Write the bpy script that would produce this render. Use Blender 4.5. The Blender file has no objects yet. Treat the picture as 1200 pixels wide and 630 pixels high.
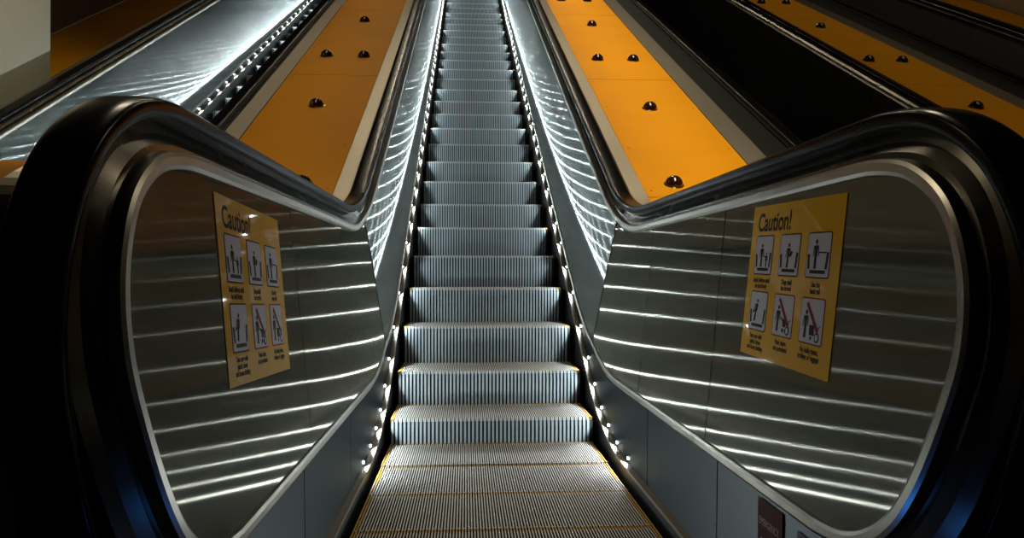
import bpy, bmesh, math, random
from mathutils import Vector, Matrix
random.seed(7)
C = bpy.context.scene.collection
K = math.tan(math.radians(30)); CO = math.cos(math.radians(30)); SI = 0.5
YEND = 15.5

# ------------------------------------------------------------------ materials
def newmat(name):
    m = bpy.data.materials.new(name); m.use_nodes = True
    nt = m.node_tree; nt.nodes.clear()
    o = nt.nodes.new('ShaderNodeOutputMaterial')
    return m, nt, o
def pbr(name, col, rough=.5, metal=0., coat=0., noise=0., nscale=8., bump=0., spec=.5, emit=None, estr=0., streak=None):
    m, nt, o = newmat(name)
    b = nt.nodes.new('ShaderNodeBsdfPrincipled'); nt.links.new(b.outputs[0], o.inputs[0])
    b.inputs['Base Color'].default_value = (*col, 1); b.inputs['Roughness'].default_value = rough
    b.inputs['Metallic'].default_value = metal; b.inputs['Coat Weight'].default_value = coat
    b.inputs['Coat Roughness'].default_value = .08
    b.inputs['Specular IOR Level'].default_value = spec
    if emit:
        b.inputs['Emission Color'].default_value = (*emit, 1); b.inputs['Emission Strength'].default_value = estr
    if noise or bump:
        tc = nt.nodes.new('ShaderNodeTexCoord'); n = nt.nodes.new('ShaderNodeTexNoise')
        n.inputs['Scale'].default_value = nscale; n.inputs['Detail'].default_value = 6
        src = tc.outputs['Object']
        if streak:
            mp = nt.nodes.new('ShaderNodeMapping'); mp.inputs['Scale'].default_value = streak
            nt.links.new(src, mp.inputs[0]); src = mp.outputs[0]
        nt.links.new(src, n.inputs['Vector'])
        if noise:
            mix = nt.nodes.new('ShaderNodeMix'); mix.data_type = 'RGBA'
            mix.inputs[6].default_value = (*[c*(1-noise) for c in col], 1)
            mix.inputs[7].default_value = (*[min(1, c*(1+noise)) for c in col], 1)
            nt.links.new(n.outputs[0], mix.inputs[0]); nt.links.new(mix.outputs[2], b.inputs['Base Color'])
            mr = nt.nodes.new('ShaderNodeMapRange'); mr.inputs[3].default_value = max(0, rough-.08); mr.inputs[4].default_value = min(1, rough+.12)
            nt.links.new(n.outputs[0], mr.inputs[0]); nt.links.new(mr.outputs[0], b.inputs['Roughness'])
        if bump:
            bp = nt.nodes.new('ShaderNodeBump'); bp.inputs['Strength'].default_value = 1; bp.inputs['Distance'].default_value = bump
            nt.links.new(n.outputs[0], bp.inputs['Height']); nt.links.new(bp.outputs[0], b.inputs['Normal'])
    return m
def brushed(name, col, grain, rough=.205, aniso=.93, sheen_rough=.42, wave=.0011, mixf=.09, wscale=1.3):
    """brushed stainless steel whose grain runs along `grain`"""
    m, nt, o = newmat(name)
    L = nt.links
    g = nt.nodes.new('ShaderNodeBsdfAnisotropic'); g.distribution = 'GGX'
    g.inputs['Color'].default_value = (*col, 1); g.inputs['Roughness'].default_value = rough
    g.inputs['Anisotropy'].default_value = aniso
    cx = nt.nodes.new('ShaderNodeCombineXYZ')
    for i in range(3): cx.inputs[i].default_value = grain[i]
    L.new(cx.outputs[0], g.inputs['Tangent'])
    g2 = nt.nodes.new('ShaderNodeBsdfAnisotropic'); g2.inputs['Color'].default_value = (*[c*.8 for c in col], 1)
    g2.inputs['Roughness'].default_value = sheen_rough; g2.inputs['Anisotropy'].default_value = .5
    L.new(cx.outputs[0], g2.inputs['Tangent'])
    mx = nt.nodes.new('ShaderNodeMixShader'); mx.inputs[0].default_value = mixf
    L.new(g.outputs[0], mx.inputs[1]); L.new(g2.outputs[0], mx.inputs[2])
    tc = nt.nodes.new('ShaderNodeTexCoord'); n = nt.nodes.new('ShaderNodeTexNoise')
    n.inputs['Scale'].default_value = wscale; n.inputs['Detail'].default_value = 1.5
    L.new(tc.outputs['Object'], n.inputs['Vector'])
    bp = nt.nodes.new('ShaderNodeBump'); bp.inputs['Distance'].default_value = wave; bp.inputs['Strength'].default_value = 1
    L.new(n.outputs[0], bp.inputs['Height'])
    L.new(bp.outputs[0], g.inputs['Normal']); L.new(bp.outputs[0], g2.inputs['Normal'])
    L.new(mx.outputs[0], o.inputs[0])
    return m
M = {}
M['panel_flat'] = brushed('brushed_steel_upright', (.50, .49, .41), (0.1, 0, 1), mixf=.06)
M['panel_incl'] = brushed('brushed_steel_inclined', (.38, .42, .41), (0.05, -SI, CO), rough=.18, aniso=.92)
M['panel_unlit'] = pbr('unlit_steel_inclined', (.20, .20, .20), .6, .2)  # same steel away from the LEDs; its grey reflection is put into the colour
M['skirt'] = brushed('brushed_skirt_steel', (.10, .11, .115), (0, 1, 0), rough=.35, aniso=.6, sheen_rough=.5, mixf=.4, wave=.0006)
M['skirt_dark'] = pbr('black_skirt', (.012, .012, .012), .5)
M['trim'] = pbr('satin_steel_trim', (.42, .40, .35), .30, 1, noise=.15, nscale=14)
M['guide'] = pbr('polished_guide_rail', (.13, .12, .10), .22, 1, noise=.12, nscale=18)
M['strip'] = brushed('brushed_cover_strip', (.50, .45, .36), (0, CO, SI), rough=.38, aniso=.55, sheen_rough=.4, mixf=.5, wave=.0018, wscale=2.2)
M['rubber'] = pbr('black_handrail_rubber', (.005, .005, .005), .22, spec=.07)
M['ledge'] = pbr('pale_aluminium_ledge', (.22, .18, .13), .6, .1, noise=.25, nscale=30)
M['yellow'] = pbr('orange_yellow_enamel', (.82, .33, .005), .6, noise=.10, nscale=2.2, spec=.08)
M['deckseam'] = pbr('deck_dirt_dark', (.05, .02, .005), .6)
M['stud'] = pbr('dark_brown_stud', (.028, .008, .004), .10, coat=.7)
M['alu'] = pbr('cast_aluminium_step', (.27, .33, .36), .45, .3, noise=.12, nscale=40)
M['alu_tread'] = pbr('worn_aluminium_tread', (.50, .49, .46), .55, .2, noise=.22, nscale=9)
M['groove'] = pbr('dark_step_groove', (.010, .010, .010), .7)
M['yline'] = pbr('worn_yellow_edge_paint', (.42, .23, .02), .6, noise=.4, nscale=60)
M['black'] = pbr('black_paint', (.008, .008, .008), .5)
M['blackpanel'] = pbr('black_unlit_panel', (.02, .02, .02), .5, .3)  # steel panel of the unlit flight; the darkness is put into its base colour
M['cream'] = pbr('cream_wall_panel', (.62, .57, .42), .5, noise=.06, nscale=3)
M['tan'] = pbr('warm_lit_wall_panel', (.20, .12, .05), .5, noise=.1, nscale=3)  # warm light and the yellow deck's reflection are put into this wall colour
M['joint'] = pbr('wall_joint', (.01, .01, .01), .8)
M['sign'] = pbr('yellow_sticker', (.85, .47, .006), .5, coat=.3, spec=.05)
M['sign'].node_tree.nodes['Principled BSDF'].inputs['Coat Roughness'].default_value = .03
M['signwhite'] = pbr('sticker_white', (.66, .64, .76), .5, spec=.1)
M['signblack'] = pbr('sticker_black', (.008, .006, .005), .6, spec=.1)
M['signred'] = pbr('sticker_red', (.28, .012, .012), .6, spec=.08)
M['maroon'] = pbr('maroon_sticker', (.07, .004, .008), .6, spec=.08)
M['pink'] = pbr('pink_print', (.55, .22, .30), .4)
M['lilac'] = pbr('lilac_print', (.50, .36, .62), .4)
M['floor'] = pbr('comb_plate_steel', (.15, .15, .15), .5, .8, noise=.2, nscale=12)
M['led'] = pbr('led_lens', (.9, .95, 1), .3, emit=(.88, .97, 1.0), estr=26)

M['led'].cycles.emission_sampling = 'NONE'
# ------------------------------------------------------------------ helpers
def link(o, parent=None):
    C.objects.link(o)
    if parent is not None: o.parent = parent
    return o
def mesh_obj(name, verts, faces, mats, parent=None, fmat=None, smooth=False):
    me = bpy.data.meshes.new(name); me.from_pydata([tuple(v) for v in verts], [], faces)
    for m in (mats if isinstance(mats, list) else [mats]): me.materials.append(m)
    if fmat: me.polygons.foreach_set('material_index', fmat)
    if smooth: me.polygons.foreach_set('use_smooth', [True]*len(me.polygons))
    bm = bmesh.new(); bm.from_mesh(me); bmesh.ops.recalc_face_normals(bm, faces=bm.faces); bm.to_mesh(me); bm.free()
    me.update()
    return link(bpy.data.objects.new(name, me), parent)
def thing(name, label, cat, loc=(0, 0, 0), group=None):
    o = bpy.data.objects.new(name, None); C.objects.link(o); o.location = loc
    o.empty_display_size = .1
    tag(o, label, cat, group); return o
def tag(o, label, cat, group=None):
    o['label'] = label; o['category'] = cat
    if group: o['group'] = group
    return o
class MB:
    def __init__(s): s.v = []; s.f = []; s.m = []
    def box(s, x0, x1, y0, y1, z0, z1, mi=0, side=None):
        n = len(s.v)
        s.v += [(x, y, z) for x in (x0, x1) for y in (y0, y1) for z in (z0, z1)]
        for k, q in enumerate(((0, 1, 3, 2), (4, 6, 7, 5), (0, 4, 5, 1), (2, 3, 7, 6), (0, 2, 6, 4), (1, 5, 7, 3))):
            s.f.append([n+i for i in q]); s.m.append(side if side is not None and k < 2 else mi)
    def slab(s, pts, vec, mi=0, side=None):
        """planar polygon given thickness along vec"""
        n = len(s.v); k = len(pts); vec = Vector(vec)
        s.v += [tuple(Vector(p)) for p in pts] + [tuple(Vector(p)+vec) for p in pts]
        s.f.append([n+i for i in range(k)]); s.f.append([n+k+i for i in reversed(range(k))]); s.m += [mi, mi]
        for i in range(k):
            j = (i+1) % k; s.f.append([n+i, n+j, n+k+j, n+k+i]); s.m.append(mi if side is None else side)
    def build(s, name, mats, parent=None, smooth=False):
        return mesh_obj(name, s.v, s.f, mats, parent, s.m, smooth)

def trans(zf, lin, L, y0, y1=YEND, n=14):
    """profile: level at zf, circular bend of tangent length L, then 30 degree climb z = K*y + lin"""
    yi = (zf-lin)/K; R = L/math.tan(math.radians(15)); cy = yi-L; cz = zf+R
    p = [(y0, zf)]
    y = y0+.3
    while y < yi-L-.05: p.append((y, zf)); y += .3
    for i in range(n+1):
        a = math.radians(30)*i/n
        p.append((cy+R*math.sin(a), cz-R*math.cos(a)))
    y = math.ceil((p[-1][0]+.1)/.5)*.5
    while y < y1-.05: p.append((y, K*y+lin)); y += .5
    p.append((y1, K*y1+lin))
    return p
def zat(path, y):
    for a, b in zip(path, path[1:]):
        if a[0] <= y <= b[0]: return a[1]+(b[1]-a[1])*(y-a[0])/max(1e-9, b[0]-a[0])
    return path[0][1] if y < path[0][0] else path[-1][1]
def resample(p, step=.012):
    out = [p[0]]
    for a, b in zip(p, p[1:]):
        d = math.dist(a, b); n = max(1, int(d/step))
        for i in range(1, n+1): out.append((a[0]+(b[0]-a[0])*i/n, a[1]+(b[1]-a[1])*i/n))
    return out
def catmull(p, n=6):
    q = [p[0]]+p+[p[-1]]; out = []
    for i in range(1, len(q)-2):
        for j in range(n):
            t = j/n; a, b, c, d = q[i-1], q[i], q[i+1], q[i+2]
            out.append(tuple(.5*((2*b[k])+(-a[k]+c[k])*t+(2*a[k]-5*b[k]+4*c[k]-d[k])*t*t+(-a[k]+3*b[k]-3*c[k]+d[k])*t**3) for k in (0, 1)))
    out.append(p[-1]); return out
def normals(p):
    """outward (left of travel bottom->newel->top is outside) unit normals"""
    out = []
    for i in range(len(p)):
        a = p[max(0, i-1)]; b = p[min(len(p)-1, i+1)]
        dy, dz = b[0]-a[0], b[1]-a[1]; l = math.hypot(dy, dz) or 1
        out.append((-dz/l, dy/l))
    return out

RING = [(1.42, .353), (1.30, .368), (1.20, .42), (1.132, .505), (1.075, .635), (1.050, .735), (1.062, .835), (1.115, .928), (1.205, .988), (1.31, 1.011), (1.42, 1.015)]
ring = catmull(RING, 14)
band = trans(.353, -1.955, .72, 1.42)                   # lower edge of the panels
rail = trans(1.015, -1.062, .42, 1.42)                 # upper edge of the panels
ledge = trans(.035, -2.04, .50, 1.2)                   # light ledge
def Xp(y, z):
    s = y*CO+z*SI
    if s < 3.745 or y < 3.3: return .555+.0985*(z-.36)
    return .556+.064*max(0, min(1.1, (z-K*y+1.955)/.90))
LOOP = list(reversed(band[:1])) + ring[1:] + rail[1:]   # from under the newel, round it and up the flight
# the trim carries on back along the lower edge
LOOPFULL = list(reversed(band)) + ring[1:] + rail[1:]

def sweep(name, path, section, side, cx, mat, parent, closed=False, smooth=True, xf=None, caps=True):
    """section: list of (offset outward, x away from centre line); xf(y,z) adds to x"""
    nr = normals(path); v = []; k = len(section)
    for (y, z), (ny, nz) in zip(path, nr):
        x0 = xf(y, z) if xf else 0
        for off, x in section: v.append((cx+side*(x+x0), y+ny*off, z+nz*off))
    f = []
    for i in range(len(path)-1):
        for j in range(k if closed else k-1):
            a = i*k+j; b = i*k+(j+1) % k; f.append([a, b, b+k, a+k])
    if closed and caps:
        f.append(list(range(k))); f.append([(len(path)-1)*k+j for j in reversed(range(k))])
    return mesh_obj(name, v, f, mat, parent, smooth=smooth)

# LED positions (distance up the escalator)
LEDY = [3.10, 3.33, 3.53, 3.71, 3.92, 4.13, 4.40, 4.73, 5.02, 5.32, 5.60, 5.86]
while LEDY[-1] < 14.2: LEDY.append(LEDY[-1]+.29)
SEAMS = [3.745, 4.84, 6.25, 7.64, 9.03, 10.42, 11.81, 13.2, 14.6, 16.2]
def led_mesh():
    bm = bmesh.new(); bmesh.ops.create_uvsphere(bm, u_segments=8, v_segments=5, radius=.0075)
    bmesh.ops.scale(bm, vec=(.7, 1.3, .8), verts=bm.verts)
    me = bpy.data.meshes.new('led_lamp'); bm.to_mesh(me); bm.free(); me.materials.append(M['led']); return me
LEDME = led_mesh()
def led_lamp_data(w, cone=60, blend=.45):
    d = bpy.data.lights.new('led_light', 'SPOT'); d.energy = w; d.color = (.88, .98, 1.0); d.shadow_soft_size = .004; d.spot_size = math.radians(cone); d.spot_blend = blend
    return d
def balustrade(cx, side, label, lit, dark=False, led_w=3.8):
    t = thing('balustrade', label, 'balustrade', (cx+side*.6, 1.4, 0), 'balustrades along the escalators')
    def fix(o):   # children are written in world coordinates
        o.matrix_parent_inverse = Matrix.Translation(t.location).inverted(); return o
    pf = M['blackpanel'] if dark else M['panel_flat']; pi = M['blackpanel'] if dark else (M['panel_incl'] if lit else M['panel_unlit'])
    def P(y, z): return (cx+side*Xp(y, z), y, z)
    g = .004
    # level part: newel end sheet and two sheets
    def sheet(poly, mat):
        m = MB(); m.slab([P(*q) for q in poly], (side*.004, 0, 0)); return fix(m.build('metal_panel', mat, t))
    sheet([(1.42, .353)]+ring[1:-1]+[(1.42, 1.015), (2.106-g, 1.015), (2.106-g, .353)], pf)
    sheet([(2.106+g, .353), (2.106+g, 1.015), (2.94-g, 1.015), (2.94-g, .353)], pf)
    def between(path, ya, yb): return [(ya, zat(path, ya))]+[q for q in path if ya+1e-4 < q[0] < yb-1e-4]+[(yb, zat(path, yb))]
    def cross(path, s):           # where the line y*CO+z*SI = s meets the path
        lo, hi = 1.5, YEND
        for _ in range(50):
            mid = (lo+hi)/2
            if mid*CO+zat(path, mid)*SI < s: lo = mid
            else: hi = mid
        return lo
    yb, yt = cross(band, SEAMS[0]-g), cross(rail, SEAMS[0]-g)
    sheet(between(band, 2.94+g, yb)+list(reversed(between(rail, 2.94+g, yt))), pf)
    for a, b in zip(SEAMS, SEAMS[1:]):
        b = min(b, 15.0*CO+(K*15.0-1.955)*SI)
        if a >= b: break
        yb0, yt0, yb1, yt1 = cross(band, a+g), cross(rail, a+g), cross(band, b-g), cross(rail, b-g)
        sheet(between(band, yb0, yb1)+list(reversed(between(rail, yt0, yt1))), pi)
    # pale rim running round the panels
    bl = [q for q in band if q[0] < 14.9]
    full = resample(list(reversed(bl)) + ring[1:-1] + [q for q in rail if q[0] < 14.9], .25)
    sec = [(-.002, .004), (-.001, -.007), (.006, -.011), (.020, -.011), (.027, -.007), (.029, .012), (.0, .012)]
    fix(sweep('panel_rim', full, sec, side, cx, M['trim'], t, closed=True, xf=Xp, smooth=False))
    # recessed guide between rim and handrail
    top = resample(list(reversed([q for q in band if q[0] < 2.0])) + ring[1:-1] + [q for q in rail if q[0] < 14.9], .25)
    fix(sweep('handrail_guide', top, [(.024, .012), (.040, .016), (.058, .030), (.082, .040), (.082, .075), (.0, .075)], side, cx, M['guide'], t, closed=True, xf=Xp, smooth=False))
    # skirt sheets between rim and ledge
    for ya, yb_ in ((1.35, 2.0), (2.0, 2.78), (2.78, 15.0)):
        lo = between(ledge, ya+g, yb_-g); hi = [(y, zat(band, y)-.028) for y, _ in lo]
        hi = [(y, max(z, zat(ledge, y)+.003)) for y, z in hi]
        v = []; 
        for (y, z), (y2, z2) in zip(lo, hi):
            v += [(cx+side*.552, y, z), (cx+side*.556, y2, z2), (cx+side*.570, y, z), (cx+side*.574, y2, z2)]
        f = []
        for i in range(len(lo)-1):
            a = 4*i; b = a+4
            f += [[a, a+1, b+1, b], [a+2, b+2, b+3, a+3], [a, b, b+2, a+2], [a+1, a+3, b+3, b+1]]
        n = 4*(len(lo)-1); f += [[0, 2, 3, 1], [n, n+1, n+3, n+2]]
        fix(mesh_obj('skirt_panel', v, f, M['skirt'], t))
    # light ledge and dark skirt beneath
    lp = resample([q for q in ledge if q[0] < 14.9], .2)
    st = fix(sweep('skirt_light_ledge', lp, [(0, .527), (0, .552), (-.012, .552), (-.012, .527)], side, cx, M['ledge'], t, closed=True, smooth=False))
    fix(sweep('skirt_plate', lp, [(-.012, .529), (-.012, .545), (-.42, .545), (-.42, .529)], side, cx, M['skirt_dark'], t, closed=True, smooth=False))
    if lit:
        ld = led_lamp_data(led_w, 154, .35)
        for y in LEDY:
            z = zat(ledge, y)
            o = bpy.data.objects.new('led_lamp', LEDME); link(o, st)
            o.location = (cx+side*.5505, y-.020*SI*(z > .2), z+.022); 
            o.rotation_euler = (math.atan((zat(ledge, y+.02)-z)/.02), 0, 0)
            for ldat, tilt in ((ld, 20),):
             l = bpy.data.objects.new('led_light', ldat); link(l, st)
             l.location = (cx+side*.544, o.location[1], z+.022+(.004 if z > .2 else 0)); l.rotation_euler = (0, side*math.radians(90-tilt), 0)
    return t
def handrail(cx, side, label):
    path = resample(list(reversed([q for q in band if q[0] < 1.75])) + ring[1:-1] + [q for q in rail if q[0] < 14.9], .25)
    sec = []
    for i in range(28):
        a = 2*math.pi*i/28; c, s = math.cos(a), math.sin(a)
        sec.append((.097+.019*math.copysign(abs(s)**.6, s), .667+.043*math.copysign(abs(c)**.55, c)))
    o = sweep('handrail', path, sec, side, cx, M['rubber'], None, closed=True)
    return tag(o, label, 'handrail', 'black rubber handrails')

# ------------------------------------------------------------------ steps
W = .497
def step_parts():
    pitch = .0098; n = int(2*W/pitch); D = .4035
    # tread: ribs running away from the viewer over a dark bed
    t = MB(); t.box(-W, W, .014, D, -.045, -.014, 1)
    yl = MB()
    for i in range(n):
        x = -W+(i+.22)*pitch; x1 = x+pitch*.46
        if i in (0, 1, n-1, n-2): yl.box(x, x1, .0, D, -.0145, 0)
        else:
            t.box(x, x1, .0, D-.026, -.0145, 0, 0, side=1); yl.box(x, x1, D-.026, D, -.0145, 0)
    r = MB(); rp = pitch*2; nr = int(2*W/rp); seg = 6; H = .247
    def prof(q): return .002+.018*q*q
    # curved bed
    for k in range(seg):
        q0, q1 = k/seg, (k+1)/seg
        z0, z1 = -.004-H*q0, -.004-H*q1
        r.slab([(-W, prof(q0)+.008, z0), (W, prof(q0)+.008, z0), (W, prof(q1)+.008, z1), (-W, prof(q1)+.008, z1)], (0, .01, 0), 1)
    for i in range(nr):
        x = -W+(i+.25)*rp; x1 = x+rp*.55
        for k in range(seg):
            q0, q1 = k/seg, (k+1)/seg; z0, z1 = -.001-H*q0, -.001-H*q1
            r.slab([(x, prof(q0), z0), (x1, prof(q0), z0), (x1, prof(q1), z1), (x, prof(q1), z1)], (0, .010, 0), 0, side=(1 if k else None))
    a = t.build('tread', [M['alu_tread'], M['groove']]); b = r.build('riser', [M['alu'], M['groove']]); c = yl.build('edge_marking', M['yline'])
    return [a, b, c]
STEP_Z = {-8: 0, -7: 0, -6: 0, -5: 0, -4: .006, -3: .126, -2: .304, -1: .520, 0: .741, 1: .961, 2: 1.185}
def step_z(k): return STEP_Z.get(k, K*(4.87+.405*k)-2.112)
protos = None
ORD = ['first', 'second', 'third', 'fourth', 'fifth', 'sixth', 'seventh', 'eighth', 'ninth', 'tenth', 'eleventh', 'twelfth', 'thirteenth', 'fourteenth', 'fifteenth', 'sixteenth', 'seventeenth', 'eighteenth', 'nineteenth', 'twentieth', 'twenty-first', 'twenty-second', 'twenty-third', 'twenty-fourth', 'twenty-fifth', 'twenty-sixth', 'twenty-seventh', 'twenty-eighth']
def add_step(cx, k, label, group):
    global protos
    t = thing('escalator_step', label, 'step', (cx, 4.87+.405*k, step_z(k)), group)
    if protos is None:
        protos = step_parts()
        for p in protos: p.parent = t
    else:
        for p in protos:
            c = p.copy(); C.objects.link(c); c.parent = t
flat = {-8: 'flat ribbed step at the very foot of the lit central flight, nearest the viewer', -7: 'flat ribbed step cut by the lower frame edge in the central flight',
        -6: 'flat ribbed tread with yellow rear line, second visible from the bottom of the central flight', -5: 'flat ribbed tread just in front of the lowest barely raised step in the centre',
        -4: 'barely raised ribbed step before the first real riser of the central flight'}
for k in range(-7, 25):
    lab = flat.get(k) or 'grey ribbed step of the lit central flight, %s full riser counting upwards' % ORD[k+3]
    add_step(0, k, lab, 'steps of the central escalator')
for i, k in enumerate(range(5, 22)):
    add_step(-2.33, k, 'ribbed step of the escalator at far left, %s riser above the black newel curve' % ORD[i], 'steps of the left escalator')

# ------------------------------------------------------------------ escalators
CX = {'left': -2.33, 'mid': 0, 'dark': 2.57, 'far': 5.14}
balustrade(0, -1, 'brushed steel balustrade left of the central steps, carrying a caution sticker', True)
balustrade(0, 1, 'brushed steel balustrade right of the central steps, carrying caution and emergency stickers', True)
balustrade(CX['left'], -1, 'brushed steel balustrade with light stripes at upper left, before the brown deck', True, led_w=3.6)
balustrade(CX['left'], 1, 'balustrade of the left escalator that turns its back to the orange deck', True, led_w=3.6)
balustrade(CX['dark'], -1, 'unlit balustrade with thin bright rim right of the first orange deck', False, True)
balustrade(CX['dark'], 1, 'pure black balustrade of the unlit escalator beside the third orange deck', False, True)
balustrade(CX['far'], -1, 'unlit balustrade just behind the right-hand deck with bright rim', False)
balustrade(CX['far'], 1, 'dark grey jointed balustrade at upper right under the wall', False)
handrail(0, -1, 'black rubber handrail curving round the left newel beside the central steps')
handrail(0, 1, 'black rubber handrail curving round the right newel beside the central steps')
handrail(CX['left'], -1, 'black handrail in front of the brown deck at upper left')
handrail(CX['left'], 1, 'black handrail between the left steps and the orange deck')
handrail(CX['dark'], -1, 'black handrail right of the brightest orange deck, beside the black flight')
handrail(CX['dark'], 1, 'black handrail between the black flight and the right-hand orange deck')
handrail(CX['far'], -1, 'black handrail on the far side of the right-hand orange deck')
handrail(CX['far'], 1, 'black handrail below the cream wall at upper right')

# ------------------------------------------------------------------ decks between the escalators
DECK_LIN = -.985
deckflat = trans(1.035, DECK_LIN, .42, 1.42)
deckring = [(1.10, .0), (1.045, .30), (1.03, .62)] + [(y+(-.018 if y < 1.2 else 0), z+.012) for y, z in RING[5:-1]]
deckpath = catmull(deckring, 5) + deckflat
def deck(x0, x1, s0, s1, label, studs, stripmat=None, g0=None, g1=None, seams=(3.84, 5.80, 8.02, 10.2, 12.4)):
    """x0..x1 yellow; s0 / s1 outer limits of the steel strips"""
    t = thing('escalator_deck', label, 'deck', ((x0+x1)/2, 1.2, 0), 'decks between the escalators')
    def fix(o): o.matrix_parent_inverse = Matrix.Translation(t.location).inverted(); return o
    cuts = [-9]+list(seams)+[YEND]
    pts = resample(deckpath, .4)
    for a, b in zip(cuts, cuts[1:]):
        seg = [q for q in pts if a < q[0] < b]
        if a > 0: seg = [(a+.003, zat(deckflat, a+.003))]+seg
        if b < YEND: seg = seg+[(b-.003, zat(deckflat, b-.003))]
        nr = normals(seg); v = []; f = []; k = 4
        for (y, z), (ny, nz) in zip(seg, nr):
            v += [(x0, y, z), (x1, y, z), (x1, y-ny*.02, z-nz*.02), (x0, y-ny*.02, z-nz*.02)]
        for i in range(len(seg)-1):
            for j in range(k):
                p, q = i*k+j, i*k+(j+1) % k; f.append([p, q, q+k, p+k])
        f += [[0, 1, 2, 3], [len(v)-4+j for j in (3, 2, 1, 0)]]
        fm = [0]*len(f)
        # countersunk screws near the sheet edges
        if a > 0:
            ys = [a+.07, (a+b)/2-.35, (a+b)/2+.35, b-.07]
            for y in ys:
                for x in (x0+.035, x1-.035):
                    c = Vector((x, y, zat(deckflat, y)))+Vector((0, -SI, CO))*.0012; n0 = len(v)
                    for i in range(8):
                        an = i*math.pi/4; v.append(tuple(c+Vector((.006*math.cos(an), .006*math.sin(an)*CO, .006*math.sin(an)*SI))))
                    f.append(list(range(n0, n0+8))); fm.append(1)
        fix(mesh_obj('deck_panel', v, f, [M['yellow'], M['deckseam']], t, fm))
    for (a, b, s) in ((s0, x0-.004, -1), (x1+.004, s1, 1)):
        o = fix(sweep('cover_strip', pts, [(.004, a), (.004, b), (-.03, b), (-.03, a)], 1, 0, M['strip'], t, closed=True, smooth=False))
    gg0 = g0 if g0 is not None else s0-.03; gg1 = g1 if g1 is not None else s1+.03
    fix(sweep('side_channel', pts, [(-.012, gg0), (-.012, gg1), (-.05, gg1), (-.05, gg0)], 1, 0, M['black'], t, closed=True, smooth=False))
    # body of the deck down to the floor at its lower end
    for x, y in studs:
        bm = bmesh.new(); bmesh.ops.create_uvsphere(bm, u_segments=24, v_segments=16, radius=.050)
        bmesh.ops.bisect_plane(bm, geom=bm.verts[:]+bm.edges[:]+bm.faces[:], plane_co=(0, 0, -.002), plane_no=(0, 0, -1), clear_outer=True)
        bm2 = bmesh.ops.create_cone(bm, cap_ends=True, segments=24, radius1=.056, radius2=.054, depth=.004)
        me = bpy.data.meshes.new('anti_slide_stud'); bm.to_mesh(me); bm.free(); me.materials.append(M['stud'])
        me.polygons.foreach_set('use_smooth', [True]*len(me.polygons))
        o = link(bpy.data.objects.new('anti_slide_stud', me), t)
        o.matrix_world = Matrix.Translation((x, y, zat(deckflat, y))) @ Matrix.Rotation(math.radians(30), 4, 'X')
        o.matrix_parent_inverse = Matrix.Translation(t.location).inverted()
    return t
def studs(c, yo=0, sg=1):
    out = []
    for i, y in enumerate((3.99, 5.16, 6.34, 7.57, 8.77, 9.98, 11.18, 12.4, 13.6)):
        out += [(c-.155, y+yo), (c+.155, y+yo)] if i % 2 == 0 else [(c+.005*sg, y+yo)]
    return out
deck(.82, 1.51, .735, 1.665, 'bright orange-yellow deck with dark studs right of the central escalator', studs(1.155), g0=.70, g1=1.87)
deck(-1.48, -.81, -1.60, -.725, 'orange-yellow deck with dark studs left of the central escalator', studs(-1.14, -.03, -1), g0=-1.64, g1=-.70)
deck(3.36, 3.98, 3.285, 4.14, 'dim orange deck with dark studs beyond the black flight on the right', studs(3.63, .12), g0=3.26, g1=4.44)
deck(-3.78, -3.16, -3.80, -3.08, 'brown-looking deck strip against the wall at upper left', [], g0=-3.8, g1=-3.03)
deck(5.93, 6.5, 5.86, 6.52, 'brown-looking deck strip below the cream wall at upper right', [], g0=5.84, g1=6.5)

# ------------------------------------------------------------------ walls and floor
def struct(o): o['kind'] = 'structure'; return o
def inclined_wall(name, x, ya, yb, H, mat, joints, thick, slanted=False):
    m = MB()
    def foot(y): return zat(deckflat, y)-.1
    e = [ya]+joints+[yb]
    for a, b in zip(e, e[1:]):
        a2, b2 = a+.006, b-.006
        m.slab([(x, a2, foot(a2)), (x, b2, foot(b2)), (x, b2-(H*K if slanted else 0), foot(b2)+H), (x, a2-(H*K if slanted else 0), foot(a2)+H)], (thick, 0, 0), 0, side=1)
    m.slab([(x+thick*.3, ya-1, foot(ya)), (x+thick*.3, yb, foot(yb)), (x+thick*.3, yb-(H*K if slanted else 0), foot(yb)+H), (x+thick*.3, ya-1, foot(ya)+H)], (thick, 0, 0), 1)
    return struct(m.build(name, [mat, M['joint']]))
inclined_wall('wall_left', -3.81, 2.0, 15.5, 3.0, M['tan'], [3.6, 5.2, 6.75, 8.3, 9.9, 11.5, 13.1], -.1, True)
pm = MB()
def footp(y): return zat(deckflat, y)+.003
for a, b in ((2.2, 3.44), (3.46, 4.94), (4.965, 5.58)):
    pm.slab([(-3.135, a, footp(a)), (-3.135, b, footp(b)), (-3.135, b, 5.2), (-3.135, a, 5.2)], (-.03, 0, 0), 0, side=(1 if a > 3 else None))
pm.slab([(-3.15, 2.2, footp(2.2)), (-3.15, 3.3, footp(3.3)), (-3.15, 3.6, footp(3.6)), (-3.15, 4.0, footp(4.0)), (-3.15, 5.57, footp(5.57)), (-3.15, 5.57, 5.2), (-3.15, 2.2, 5.2)], (-.62, 0, 0), 1)
struct(pm.build('wall_column', [M['cream'], M['joint']]))
inclined_wall('wall_right', 6.55, 2.0, 15.5, 3.0, M['cream'], [4.4, 6.0, 7.7, 9.3, 10.9], .1)
fl = MB(); fl.box(-.56, .56, .3, 1.63, -.06, 0.0, 0)
for i in range(60):
    x = -.49+i*.0166; fl.box(x, x+.006, 1.60, 1.66, -.004, .006, 0)
struct(fl.build('floor', [M['floor']]))

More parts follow.
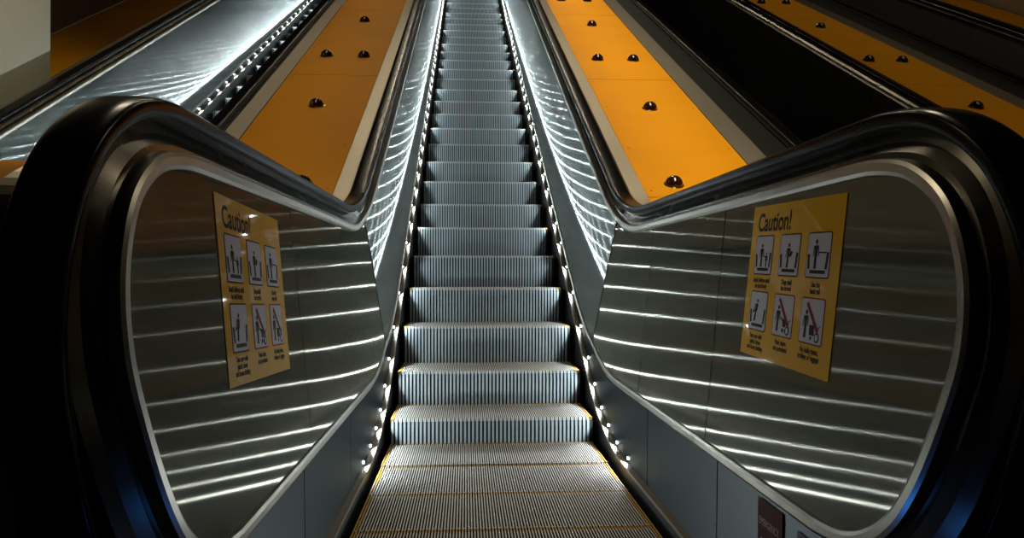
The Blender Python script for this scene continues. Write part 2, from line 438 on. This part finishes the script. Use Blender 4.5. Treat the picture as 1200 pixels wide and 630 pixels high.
# ------------------------------------------------------------------ stickers
def font(body, size, mat, parent, loc, sx=1, align='LEFT', bold=0.0, rot=0):
    cu = bpy.data.curves.new('lettering', 'FONT'); cu.body = body; cu.size = size; cu.align_x = align; cu.align_y = 'TOP'
    cu.offset = bold; cu.space_line = .85; cu.materials.append(mat); cu.extrude = .0001
    tmp = link(bpy.data.objects.new('lettering_source', cu)); dg = bpy.context.evaluated_depsgraph_get(); dg.update()
    me = bpy.data.meshes.new_from_object(tmp.evaluated_get(dg)); bpy.data.objects.remove(tmp)
    o = link(bpy.data.objects.new('lettering', me), parent); o.location = loc; o.scale = (sx, 1, 1); o.rotation_euler = (0, 0, rot); return o
def rrect(w, h, r, n=5):
    p = []
    for cx_, cy_, a0 in ((w/2-r, h/2-r, 0), (-w/2+r, h/2-r, 90), (-w/2+r, -h/2+r, 180), (w/2-r, -h/2+r, 270)):
        for i in range(n+1):
            a = math.radians(a0+90*i/n); p.append((cx_+r*math.cos(a), cy_+r*math.sin(a)))
    return p
def flatpoly(m, pts, z, mi, t=.0003): m.slab([(x, y, z) for x, y in pts], (0, 0, t), mi)
def disc(m, x, y, r, z, mi): flatpoly(m, [(x+r*math.cos(i*math.pi/8), y+r*math.sin(i*math.pi/8)) for i in range(16)], z, mi)
def bar(m, x0, y0, x1, y1, w, z, mi):
    dx, dy = x1-x0, y1-y0; l = math.hypot(dx, dy); nx, ny = -dy/l*w/2, dx/l*w/2
    flatpoly(m, [(x0+nx, y0+ny), (x1+nx, y1+ny), (x1-nx, y1-ny), (x0-nx, y0-ny)], z, mi)
def person(m, x, y, s, z, lean=0.0, arms=True):
    """feet at (x,y), height s"""
    disc(m, x+lean*s, y+s*.92, s*.085, z, 0)
    flatpoly(m, [(x-.12*s+lean*s*.8, y+.80*s), (x+.12*s+lean*s*.8, y+.80*s), (x+.09*s+lean*.4*s, y+.42*s), (x-.09*s+lean*.4*s, y+.42*s)], z, 0)
    bar(m, x-.05*s, y, x-.04*s+lean*.4*s, y+.45*s, .075*s, z, 0); bar(m, x+.05*s, y, x+.04*s+lean*.4*s, y+.45*s, .075*s, z, 0)
    if arms:
        bar(m, x-.14*s+lean*s*.7, y+.78*s, x-.19*s, y+.42*s, .05*s, z, 0); bar(m, x+.14*s+lean*s*.7, y+.78*s, x+.22*s, y+.45*s, .05*s, z, 0)
def truck(m, z, w, h):
    bar(m, -w*.30, -h*.36, w*.34, -h*.36, h*.075, z, 0)
    bar(m, -w*.36, -h*.30, -w*.40, h*.02, w*.085, z, 0); bar(m, w*.36, -h*.30, w*.40, h*.06, w*.085, z, 0)
def picto(kind, parent, x, y, w, h):
    red = kind in ('pushchair', 'bulky')
    m = MB(); flatpoly(m, rrect(w, h, .007), .0004, 0); flatpoly(m, rrect(w-.006, h-.006, .005), .0008, 1)
    o = m.build('pictogram', [M['signred'] if red else M['signblack'], M['signwhite']], parent); o.location = (x, y, 0)
    g = MB(); z = .0012; s = h*.58
    if kind == 'child':
        truck(g, z, w, h); person(g, -w*.10, -h*.30, s, z); person(g, w*.18, -h*.30, s*.62, z); bar(g, w*.0, -h*.02, w*.14, -h*.05, s*.05, z, 0)
    elif kind == 'dog':
        truck(g, z, w, h); person(g, -w*.06, -h*.30, s, z, .06); flatpoly(g, [(-w*.02, h*.0), (w*.12, h*.10), (w*.18, h*.06), (w*.08, -h*.06)], z, 0)
    elif kind == 'rail':
        truck(g, z, w, h); person(g, -w*.10, -h*.30, s*1.1, z); bar(g, w*.02, h*.06, w*.34, h*.05, s*.05, z, 0)
    elif kind == 'care':
        truck(g, z, w, h); person(g, -w*.16, -h*.26, s*.95, z, .22); bar(g, -w*.05, h*.08, -w*.28, -h*.06, s*.06, z, 0)
    else:
        person(g, -w*.24, -h*.38, s*1.05, z, .04)
        if kind == 'pushchair':
            bar(g, -w*.08, -h*.05, w*.10, -h*.16, s*.06, z, 0); flatpoly(g, [(w*.02, -h*.06), (w*.22, -h*.10), (w*.18, -h*.26), (w*.04, -h*.26)], z, 0)
            disc(g, w*.05, -h*.34, w*.05, z, 0); disc(g, w*.19, -h*.34, w*.05, z, 0)
        else:
            flatpoly(g, [(-w*.06, -h*.08), (w*.14, -h*.08), (w*.17, -h*.30), (-w*.04, -h*.30)], z, 0); disc(g, w*.03, -h*.36, w*.04, z, 0)
        bar(g, -w*.22, h*.38, w*.30, -h*.22, w*.085, z+.0004, 1)
        disc(g, w*.28, -h*.33, w*.10, z, 0); disc(g, w*.28, -h*.33, w*.065, z+.0004, 2)
        bar(g, w*.24, -h*.22, w*.38, -h*.08, s*.045, z, 0)
    g.build('figure', [M['signblack'], M['signred'], M['signwhite']], o)
def caution(side, ynear, yfar, zt, zb, rot, label):
    Wd, Ht = yfar-ynear, zt-zb
    yc, zc = (ynear+yfar)/2, (zt+zb)/2
    t = thing('caution_sticker', label, 'sticker', (0, 0, 0), 'caution stickers on the newel panels')
    # local x = reading direction, y = up the panel, z = out of the panel
    up = Vector((side*.0985, 0, 1)).normalized()
    xr = Vector((0, -1 if side > 0 else 1, 0)); out = xr.cross(up)
    R = Matrix((xr, up, out)).transposed().to_4x4()
    pos = Vector((side*Xp(yc, zc), yc, zc))+out*.0015
    t.matrix_world = Matrix.Translation(pos) @ R @ Matrix.Rotation(rot, 4, 'Z')
    m = MB(); flatpoly(m, [(-Wd/2, -Ht/2), (Wd/2, -Ht/2), (Wd/2, Ht/2), (-Wd/2, Ht/2)], -.0008, 0, .001)
    m.build('sticker_sheet', M['sign'], t)
    def U(u): return (u-.5)*Wd
    def V(v): return (.5-v)*Ht
    font('Caution!', .063, M['signblack'], t, (U(.075), V(.035), .0005), sx=.88, bold=.0012)
    caps = [('child', 'Small children shall\nbe held firmly'), ('dog', 'Dogs shall\nbe carried'), ('rail', 'Use the\nhand rail'),
            ('care', 'Take care with\nplastic shoes\nand loose clothing'), ('pushchair', 'Push chairs\nnot permitted'), ('bulky', 'No bulky items,\ntrolleys or luggage')]
    for i, (k, cap) in enumerate(caps):
        u = (.19, .50, .80)[i % 3]; v = .33 if i < 3 else .70
        picto(k, t, U(u), V(v), .225*Wd, .262*Ht)
        font(cap, .0165, M['signblack'], t, (U(u), V(v+.145), .0005), sx=.78, align='CENTER', bold=.0004)
    return t
caution(1, 1.417, 1.888, .997, .623, math.radians(-1.5), 'yellow caution sticker with six pictograms on the right newel panel')
caution(-1, 1.458, 1.936, .980, .600, math.radians(-2.6), 'yellow caution sticker with bright glints on the left newel panel')
# emergency label on the right skirt
def skirt_label(name, y0, y1, z0, z1, mat, label):
    t = thing(name, label, 'sticker', (0, 0, 0))
    up = Vector((.016, 0, 1)).normalized(); xr = Vector((0, -1, 0)); out = xr.cross(up)
    R = Matrix((xr, up, out)).transposed().to_4x4()
    t.matrix_world = Matrix.Translation(Vector((.5535, y1, z1))+out*.0012) @ R
    w, h = y1-y0, z1-z0
    m = MB(); flatpoly(m, [(0, -h), (w, -h), (w, 0), (0, 0)], -.0004, 0, .0006); m.build('sticker_sheet', mat, t)
    return t, w, h
t, w, h = skirt_label('emergency_sticker', 1.572, 1.706, .12, .313, M['maroon'], 'maroon emergency sticker on the skirt panel right of the steps')
font('EMERGENCY', .024, M['pink'], t, (.007, -.040, .0005), sx=.80)
font('07', .060, M['lilac'], t, (.012, -.083, .0005), sx=.8, bold=.001)
t, w, h = skirt_label('notice_sticker', 1.40, 1.50, .16, .302, M['black'], 'small black notice sticker on the skirt next to the maroon one')
m = MB()
for a, b, c_, d in ((.010, -.012, .040, -.016), (.010, -.012, .014, -.040), (.036, -.012, .040, -.040), (.010, -.036, .040, -.040)):
    m.box(a, c_, min(b, d), max(b, d), .0003, .0006)
m.build('printed_frame', M['signwhite'], t)

# ------------------------------------------------------------------ light
def area(name, loc, sx, sy, w, col, rot=(0, 0, 0), spread=110):
    d = bpy.data.lights.new(name, 'AREA'); d.shape = 'RECTANGLE'; d.size = sx; d.size_y = sy; d.energy = w; d.color = col; d.spread = math.radians(spread)
    o = link(bpy.data.objects.new(name, d)); o.location = loc; o.rotation_euler = rot; return o
warm = (1.0, .86, .62)
# luminaires following the flights
for x, w, sx in ((1.2, 44, .5), (-1.2, 8, .4), (3.7, 3.2, .5)):
    y = 8.4
    area('deck_lamp', (x, y-.9, K*y+.95), sx, 12.5, w, warm, (math.radians(30), 0, 0), 62)
for i in range(4):
    y = 5.0+i*2.6
    for x, w in ((1.1, 2.6), (-1.3, 1.8)):
        area('overhead_light', (x, y+1.9, K*y+3.6), .10, .22, w, warm, (math.radians(-30), 0, 0), 70)
area('wall_fill', (-2.1, 4.4, 4.0), .2, .8, 7, (1, .93, .75), (0, math.radians(55), 0), 110)  # added fill to brighten the left wall and column, not a known fixture
area('overhead_light', (4.9, 7.6, K*8.4+2.6), .3, 12.5, 12, warm, (math.radians(30), 0, 0), 120)  # added overhead fill to lift the far right balustrade out of black
for x in (-.95, .95):
    area('sign_fill', (x, 2.3, 2.6), .5, .14, 6.0, warm, (0, 0, 0), 130)  # added pair of fills to brighten the caution stickers
# low blue light at the comb plate, assumed from blue reflections on the rims
bl = bpy.data.lights.new('blue_comb_light', 'POINT'); bl.energy = .5; bl.color = (.03, .25, 1.0); bl.shadow_soft_size = .03
link(bpy.data.objects.new('blue_comb_light', bl)).location = (0, 1.2, .07)
w_ = bpy.data.worlds.new('World'); bpy.context.scene.world = w_; w_.use_nodes = True
w_.node_tree.nodes['Background'].inputs[0].default_value = (.6, .55, .5, 1); w_.node_tree.nodes['Background'].inputs[1].default_value = .002

# ------------------------------------------------------------------ camera
f = 873; p = math.radians(.4); yaw = math.atan(54/f)
F = Vector((math.sin(yaw)*math.cos(p), math.cos(yaw)*math.cos(p), math.sin(p)))
R = Vector((math.cos(yaw), -math.sin(yaw), 0)); U = R.cross(F)
cd = bpy.data.cameras.new('camera'); cam = link(bpy.data.objects.new('camera', cd))
cd.sensor_width = 36; cd.lens = f/1200*36; cd.clip_start = .02
cam.matrix_world = Matrix.Translation((-.13, 0, .83)) @ Matrix((R, U, -F)).transposed().to_4x4()
sc = bpy.context.scene; sc.camera = cam
sc.view_settings.view_transform = 'Standard'; sc.view_settings.look = 'None'; sc.view_settings.gamma = 1
sc.view_settings.use_curve_mapping = False; sc.view_settings.exposure = 0
cy = sc.cycles; cy.use_denoising = True; cy.use_light_tree = True; cy.sample_clamp_indirect = 3; cy.max_bounces = 6; cy.use_adaptive_sampling = False
cy.caustics_reflective = False; cy.caustics_refractive = False
